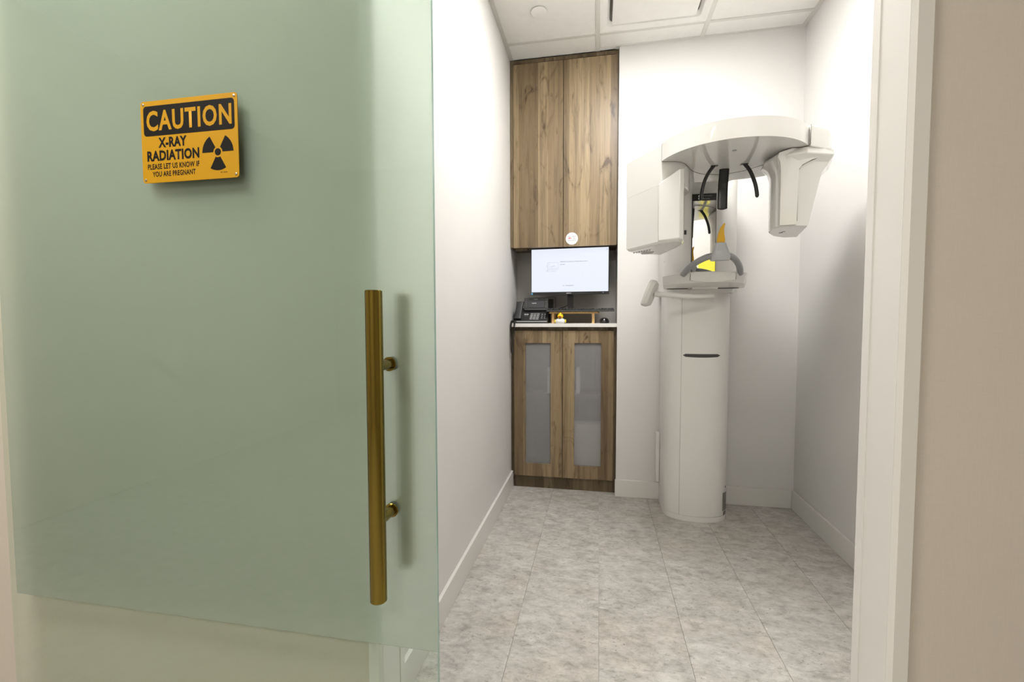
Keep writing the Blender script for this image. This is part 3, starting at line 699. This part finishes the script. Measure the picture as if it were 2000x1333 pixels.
# ============================================================ PANORAMIC X-RAY MACHINE
mc = empty('xray_machine', (.53, 2.70, 0), 'white panoramic dental x-ray machine standing against the back wall', 'x-ray machine')
CXM = .5315
def colplan(hw, yback, yside, yfront, n=28, p=2.3):
    pts = [(CXM-hw, yback), (CXM-hw, yside)]
    for i in range(1, n):
        a = PI-PI*i/n; c, s = math.cos(a), math.sin(a)
        pts.append((CXM+hw*math.copysign(abs(c)**(2/p), c), yside-(yside-yfront)*abs(s)**(2/p)))
    pts += [(CXM+hw, yside), (CXM+hw, yback)]
    return pts
YK = YB-BT-.001
lc = loft('lower_column', [(.030, colplan(.1675, YK, 2.675, 2.552)), (1.26, colplan(.1675, YK, 2.675, 2.552))], 'white2', mc, smooth=35)
loft('base_plinth', [(0, colplan(.1685, YK, 2.675, 2.5505)), (.0285, colplan(.1685, YK, 2.675, 2.5505))], 'white2', mc, smooth=35)
def surf_y(x, hw=.1675, ys=2.675, yf=2.552, p=2.3): return ys-(ys-yf)*(max(0, 1-abs((x-CXM)/hw)**p))**(1/p)
sxm = .4375
prism('panel_seam', [(sxm-.0012, surf_y(sxm)-.0006), (sxm+.0012, surf_y(sxm)-.0006), (sxm+.0012, surf_y(sxm)+.004), (sxm-.0012, surf_y(sxm)+.004)], .031, 1.24, 'niche', mc)
# grip slot
ys_ = surf_y(.535)
pts = []
for i in range(13):
    x = .4465+i*(.6270-.4465)/12; pts.append((x, .8990+.0005))
z_top = .9105
top = [(.4440+i*(.634-.4440)/14) for i in range(15)]
bm = bmesh.new(); rows = []
for x in top:
    e = min(1, min(x-.4440, .634-x)/.006); e = math.sqrt(max(0, 1-(1-e)**2))
    mid = .9035; up_ = .0075*e; dn = (.0075+.0035*(1-((x-.539)/.095)**2))*e
    y = surf_y(x)
    rows.append([bm.verts.new((x, y-.0012, mid+up_)), bm.verts.new((x, y-.0012, mid-dn)), bm.verts.new((x, y+.004, mid-dn)), bm.verts.new((x, y+.004, mid+up_))])
for a, b in zip(rows, rows[1:]):
    for i in range(4): bm.faces.new((a[i], a[(i+1) % 4], b[(i+1) % 4], b[i]))
bm.faces.new(rows[0]); bm.faces.new(rows[-1])
finish('grip_slot', bm, 'darkgrey', mc)
# rating labels on the lower right side
def sidelabel(xa, xb, z0, z1, mat):
    bm = bmesh.new(); n = 5
    pr = [(xa+(xb-xa)*i/n) for i in range(n+1)]
    A = [bm.verts.new((x+.0006, surf_y(x)-.0008, z0)) for x in pr]; B = [bm.verts.new((x+.0006, surf_y(x)-.0008, z1)) for x in pr]
    for i in range(n): bm.faces.new((A[i], A[i+1], B[i+1], B[i]))
    finish('rating_label', bm, mat, mc)
sidelabel(.664, .692, .055, .155, 'label'); sidelabel(.669, .689, .030, .052, 'label'); sidelabel(.671, .690, .158, .172, 'dotwhite'); sidelabel(.680, .686, .178, .19, 'darkgrey')
# wall cable cover by the left of the column
box('cable_cover', CXM-.19, CXM-.169, YK-.03, YK, .12, .42, 'white2', mc, bevel=.003)
tube('power_cable', smoothpath([(CXM+.160, YK-.03, .40), (CXM+.178, YK-.02, .33), (CXM+.180, YK-.02, .27), (CXM+.165, YK-.03, .22)]), .004, 'darkgrey', mc, n=8)
# carriage (upper column)
cp = lambda hw, yf: colplan(hw, YK, 2.66, yf, p=3.2)
loft('carriage', [(1.235, cp(.176, 2.545)), (1.262, cp(.1835, 2.527)), (1.82, cp(.1835, 2.527))], 'white2', mc, smooth=35)
# mirror with black header
mxa, mxb, my = .4715, .5905, 2.5215
box('mirror_frame', mxa, mxb, my, my+.012, 1.27, 1.7425, 'black', mc, bevel=.0008)
mg = box('mirror', mxa+.0035, mxb-.0025, my-.0012, my, 1.272, 1.7065, 'mirror', mc)
text('header_lettering', 'Dentsply', .5455, 1.7305, my-.0009, .043, .0085, 'grey', mc, bold=.004)
text('header_lettering', 'Sirona', .5395, 1.7175, my-.0009, .031, .0075, 'grey', mc, bold=.004)
for q in (0, 1): loft('header_emblem', [[(.5075+.0075*math.cos(a)*s, my-.0006-d, 1.7305-.0125*q+.0055*math.sin(a)*s) for a in [2*PI*i/16 for i in range(16)]] for s, d in ((1, 0), (1, .0005))], 'dotwhite', mc)
boxes('emergency_button', [(.4270, .4470, 2.5285, 2.540, 1.538, 1.560)], 'black', mc)
boxes('sensor_window', [(.6120, .6200, 2.5300, 2.540, 1.463, 1.484)], 'black', mc)
lathe('power_button', [(0, -.002), (.0065, -.002), (.0065, 0), (0, 0)], 'niche', mc, n=20, loc=(.3548, 2.612, 1.41), axis='Y')
for xx in (.4735, .5905): box('panel_seam', xx-.0008, xx+.0008, my+.0045, my+.012, 1.7425, 1.758, 'niche', mc)

# overhead: fixed arm, rotating cover, x-ray head and sensor head
ZU, ZT = 1.750, 1.822
RC = (.53, 2.10)
arm = [(.352, 2.60), (.352, 2.26), (.40, 2.06), (.52, 1.98), (.70, 2.0), (.775, 2.14), (.775, 2.24), (.752, 2.300), (.715, 2.323), (.665, 2.336), (.615, 2.345), (.600, 2.372), (.602, 2.60)]
prism('overhead_arm', arm, ZU+.004, ZT-.004, 'white', mc)
A0, A1 = math.atan2(1.997-2.10, .252-.53)+2*PI, math.atan2(1.909-2.10, .771-.53)+2*PI
front = []
for i in range(33):
    t = i/32; a = A0+(A1-A0)*t; r = .2975+.011*math.sin(PI*t)
    front.append((RC[0]+r*math.cos(a), RC[1]+r*math.sin(a)))
backb = smoothpath([(.771, 1.911, 0), (.768, 1.955, 0), (.757, 2.015, 0), (.738, 2.065, 0), (.706, 2.098, 0), (.675, 2.132, 0), (.632, 2.186, 0), (.582, 2.216, 0), (.528, 2.226, 0), (.474, 2.217, 0), (.428, 2.185, 0), (.392, 2.135, 0), (.372, 2.09, 0), (.350, 2.045, 0), (.318, 2.015, 0), (.285, 2.005, 0), (.253, 2.000, 0)], 4)
cover = front+[(p.x, p.y) for p in backb[1:-1]]
prism('rotating_cover', cover, ZU, ZT, 'white', mc, smooth=30)
tube('cover_seam', [(p.x, p.y, ZU-.0003) for p in backb], .0011, 'seam', mc, n=6)
for sx0, sy0 in ((.2512, 1.9975), (.7722, 1.9098)): tube('cover_seam', [(sx0, sy0, ZU), (sx0, sy0, (ZU+ZT)/2), (sx0, sy0, ZT)], .0011, 'seam', mc, n=6)
# x-ray tube head (left)
tub_up = [(.123, 2.215), (.2505, 2.001), (.285, 2.0075), (.318, 2.018), (.349, 2.047), (.371, 2.092), (.389, 2.14), (.375, 2.25), (.30, 2.38), (.165, 2.285)]
prism('tube_head_upper', tub_up, 1.655, ZT-.001, 'white', mc, bevel=.004)
low = [(.124, 2.214), (.2345, 2.027), (.2415, 2.003), (.316, 1.945), (.334, 1.962), (.350, 2.036), (.345, 2.12), (.30, 2.37), (.168, 2.285)]
lowb = [(.136, 2.205), (.240, 2.033), (.247, 2.012), (.314, 1.958), (.329, 1.974), (.342, 2.036), (.335, 2.12), (.296, 2.35), (.18, 2.27)]
loft('tube_head_lower', [(1.412, lowb), (1.424, low), [Vector((p[0], p[1], z)) for p, z in zip(low, (1.660, 1.658, 1.660, 1.700, 1.706, 1.700, 1.70, 1.68, 1.67))]], 'white', mc, smooth=25, bevel=.004)
for q in range(7):
    x = .160+q*.0105
    boxes('vent_slot', [(x, x+.0045, 2.235-.0105*q*1.3, 2.262-.0105*q*1.3, 1.4105, 1.4125)], 'darkgrey', mc)
boxes('side_label', [(.349, .3505, 2.055, 2.075, 1.595, 1.62)], 'midgrey', mc)
boxes('vent_recess', [(.20, .25, 2.22, 2.30, 1.4105, 1.4125)], 'niche', mc)
# sensor head (right)
sens_b = [(.690, 1.972), (.745, 1.964), (.797, 1.976), (.858, 2.232), (.80, 2.232), (.745, 2.185), (.700, 2.105), (.683, 2.02)]
sens_m = [(.688, 1.966), (.745, 1.956), (.845, 1.984), (.900, 2.24), (.82, 2.245), (.745, 2.19), (.697, 2.105), (.681, 2.02)]
sens_t = [(.680, 1.955), (.745, 1.945), (.868, 1.978), (.925, 2.20), (.83, 2.26), (.74, 2.20), (.690, 2.11), (.672, 2.02)]
sens_c = [(.672, 1.945), (.765, 1.916), (.876, 1.962), (.940, 2.15), (.84, 2.27), (.73, 2.21), (.668, 2.12), (.655, 2.03)]
loft('sensor_head', [(1.458, sens_b), (1.665, sens_m), (1.700, sens_t), (1.722, sens_c), (1.733, [(x+.002, y+.004) for x, y in sens_c]), (1.7485, [(.700, 1.960), (.770, 1.925), (.860, 1.968), (.925, 2.14), (.84, 2.25), (.74, 2.20), (.69, 2.11), (.680, 2.03)])], 'white', mc, smooth=30, bevel=.004)
fpl = [(.690, 1.462), (.7465, 1.462), (.7470, 1.655), (.7500, 1.672), (.760, 1.686), (.795, 1.705), (.835, 1.720), (.872, 1.731), (.876, 1.740), (.855, 1.747), (.72, 1.747), (.676, 1.735), (.672, 1.722), (.682, 1.700), (.688, 1.67)]
def fpy2(x, z):
    base = 1.962-.006*(x-.69)/.06 if x < .746 else 1.956+.26*(x-.746)
    return base-(.018 if z > 1.715 else .018*max(0, (z-1.66)/.055))
bm = bmesh.new(); A = [bm.verts.new((x, fpy2(x, z)-.007, z)) for x, z in fpl]; B = [bm.verts.new((x, fpy2(x, z)+.02, z)) for x, z in fpl]
bmesh.ops.triangulate(bm, faces=[bm.faces.new(A)]); bmesh.ops.triangulate(bm, faces=[bm.faces.new(B)])
for i in range(len(A)): bm.faces.new((A[i], A[(i+1) % len(A)], B[(i+1) % len(A)], B[i]))
finish('sensor_front_shell', bm, 'white', mc, smooth=35)
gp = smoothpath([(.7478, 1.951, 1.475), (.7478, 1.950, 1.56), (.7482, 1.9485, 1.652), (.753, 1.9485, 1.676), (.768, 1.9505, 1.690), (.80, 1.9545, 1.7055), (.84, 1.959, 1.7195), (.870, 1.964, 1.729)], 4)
tube('sensor_groove_shade', gp, .0016, 'seam', mc, n=6)  # thin dark tube; its colour stands in for shade in the gap
shell = [(.7725, 1.9115), (.82, 1.942), (.862, 1.972), (.889, 2.015), (.905, 2.09), (.90, 2.18), (.85, 2.26), (.79, 2.26), (.765, 2.20), (.765, 2.03), (.771, 1.955)]
prism('sensor_shell', shell, 1.744, ZT-.001, 'white', mc, bevel=.004)
boxes('sensor_mark', [(.742, .753, 2.075, 2.085, 1.4565, 1.4585), (.742, .753, 2.10, 2.11, 1.4565, 1.4585)], 'midgrey', mc)
# head supports (black)
def strap(name, path, wx, wy, upv):
    P = smoothpath(path, 5); n = len(P)
    rad = [1]*n; rad[-1] = .35; rad[-2] = .8
    tube(name, P, wx, 'black', mc, n=14, ry=wy, upv=upv, radii=rad)
strap('temple_support', [(.4795, 2.10, 1.752), (.459, 2.10, 1.725), (.444, 2.10, 1.695), (.4345, 2.10, 1.66), (.4295, 2.10, 1.627), (.428, 2.10, 1.606)], .0075, .009, (0, 1, .2))
strap('temple_support', [(.598, 2.10, 1.752), (.618, 2.10, 1.725), (.632, 2.10, 1.695), (.6435, 2.10, 1.66), (.6495, 2.10, 1.627), (.651, 2.10, 1.608)], .0075, .009, (0, 1, .2))
strap('forehead_support', [(.5335, 2.155, 1.752), (.532, 2.156, 1.72), (.5295, 2.156, 1.68), (.528, 2.155, 1.63), (.5275, 2.154, 1.590), (.5275, 2.154, 1.575)], .0205, .005, (0, 1, 0))
for x, y in ((.4795, 2.10), (.598, 2.10), (.5335, 2.155)): boxes('support_socket', [(x-.014, x+.014, y-.008, y+.008, ZU-.002, ZU+.002)], 'black', mc)
for x, y in ((.512, 1.925),): lathe('light_pointer', [(0, -.002), (.008, -.002), (.008, 0), (0, 0)], 'midgrey', mc, n=16, loc=(x, y, ZU), axis='Z')

# chin tray, grips, chin support, bite piece
def mirrored(half): return half+[(2*CXM-x, y) for x, y in reversed(half)]
tt = mirrored([(.345, 2.56), (.326, 2.50), (.345, 2.43), (.372, 2.375), (.405, 2.335), (.445, 2.312), (.490, 2.300)])
tb = mirrored([(.350, 2.56), (.335, 2.515), (.365, 2.47), (.395, 2.435), (.425, 2.405), (.460, 2.388), (.50, 2.38)])
tm = mirrored([(.347, 2.56), (.330, 2.505), (.352, 2.445), (.380, 2.40), (.412, 2.355), (.450, 2.322), (.492, 2.312)])
loft('chin_tray', [(1.256, tb), (1.272, tm), (1.319, tt), (1.3225, [(x+(CXM-x)*.012, y+.003) for x, y in tt])], 'white', mc, smooth=28)
fp = [(.4305, 1.316), (.6320, 1.316), (.6340, 1.284)]+[(.632-.2015*i/10, 1.282-.011*math.sin(PI*i/10)) for i in range(1, 10)]+[(.4295, 1.284)]
bm = bmesh.new()
def fpy(x, z): return 2.2965+.016*max(0, abs(x-CXM)-.04)/.06+(1.316-z)*.22
A = [bm.verts.new((x, fpy(x, z)-.002, z)) for x, z in fp]; B = [bm.verts.new((x, fpy(x, z)+.02, z)) for x, z in fp]
bm.faces.new(A); bm.faces.new(B)
for i in range(len(A)): bm.faces.new((A[i], A[(i+1) % len(A)], B[(i+1) % len(A)], B[i]))
finish('tray_front_panel', bm, 'white', mc, bevel=.0012)
for xx in (.4300, .6330): boxes('tray_seam', [(xx-.0007, xx+.0007, fpy(xx, 1.30)-.0035, fpy(xx, 1.30)+.003, 1.285, 1.316)], 'seam', mc)
boxes('tray_latch', [(.455, .575, 2.40, 2.50, 1.246, 1.257)], 'white', mc, bevel=.002)
boxes('tray_gap', [(.352, .455, 2.508, 2.53, 1.2535, 1.2565), (.575, .70, 2.508, 2.53, 1.2535, 1.2565)], 'darkgrey', mc)
gl = smoothpath([(.402, 2.345, 1.315), (.418, 2.30, 1.338), (.446, 2.25, 1.362), (.478, 2.21, 1.377), (.505, 2.19, 1.381)], 5)
grr = [(2*CXM-p.x, p.y, p.z) for p in gl]
tube('grip_handle', gl, .0142, 'midgrey', mc, n=16); tube('grip_handle', grr, .0142, 'midgrey', mc, n=16)
for g in (gl[0], Vector(grr[0])):
    lathe('grip_collar', [(.0, -.006), (.0145, -.006), (.0145, .004), (.012, .006), (0, .006)], 'midgrey', mc, n=18, loc=(g[0], g[1], g[2]+.001))
ch = lambda w_, d_, z, y: [(CXM+x*w_, y+q*d_) for x, q in ((-1, -.6), (-.7, -1), (.7, -1), (1, -.6), (1, .6), (.7, 1), (-.7, 1), (-1, .6))]
loft('chin_support', [(1.358, ch(.038, .016, 0, 2.19)), (1.378, ch(.040, .019, 0, 2.187)), (1.400, ch(.033, .017, 0, 2.187)), (1.437, ch(.0205, .013, 0, 2.185))], 'grey', mc, smooth=35, bevel=.002)
bp = [(-.0165, 1.437), (-.0160, 1.452), (-.0125, 1.474), (-.004, 1.500), (.005, 1.514), (.013, 1.5225), (.0175, 1.521), (.0155, 1.513), (.0125, 1.498), (.0130, 1.480), (.0165, 1.455), (.0170, 1.437)]
bm = bmesh.new()
A = [bm.verts.new((CXM+x, 2.178, z)) for x, z in bp]; B = [bm.verts.new((CXM+x, 2.192, z)) for x, z in bp]
bm.faces.new(A); bm.faces.new(B)
for i in range(len(A)): bm.faces.new((A[i], A[(i+1) % len(A)], B[(i+1) % len(A)], B[i]))
finish('bite_piece', bm, 'amber', mc, bevel=.003)
# control panel on its side arm
tube('panel_arm', smoothpath([(.56, 2.42, 1.212), (.45, 2.38, 1.208), (.36, 2.345, 1.214), (.262, 2.32, 1.220)]), .012, 'white2', mc, n=14, ry=.0135, radii=[.7]+[.85]*6+[1]*12)
pm = Matrix.Translation((.243, 2.315, 1.224)) @ Matrix.Rotation(math.radians(-22), 4, 'Z') @ Matrix.Rotation(math.radians(-68), 4, 'Y')
def plate(name, ptsxy, z0, z1, mat, bev=0):
    bm = bmesh.new(); aprism(bm, ptsxy, z0, z1); bmesh.ops.transform(bm, matrix=pm, verts=bm.verts)
    return finish(name, bm, mat, mc, bevel=bev, smooth=30)
# local x runs up the panel, local y across it, local z out of the screen
oval = smooth2([(-.062, -.040), (-.03, -.05), (.03, -.05), (.060, -.038), (.066, 0), (.060, .038), (.03, .05), (-.03, .05), (-.062, .040), (-.068, 0)], 4)
bm = bmesh.new(); aprism(bm, [(x*.86, y*.86) for x, y in oval], -.018, -.004, oval); bmesh.ops.transform(bm, matrix=pm, verts=bm.verts)
finish('control_panel_back', bm, 'white2', mc, smooth=40)
plate('control_panel', oval, -.004, .010, 'white2', .003)
plate('panel_screen', rrect(-.045, .045, -.034, .034, .004), .010, .0112, plain('grey_touch_screen', (.55, .56, .60, 1), .15), .0003)

# ============================================================ yellow notice inside, seen in the machine's mirror
yn = empty('yellow_board', (.87, YI+.008, 1.44), 'bright yellow panel reflected in the narrow column mirror', 'panel')
box('board', .80, .94, YI+.005, YI+.012, 1.44, 1.585, 'yellow', yn, bevel=.001)
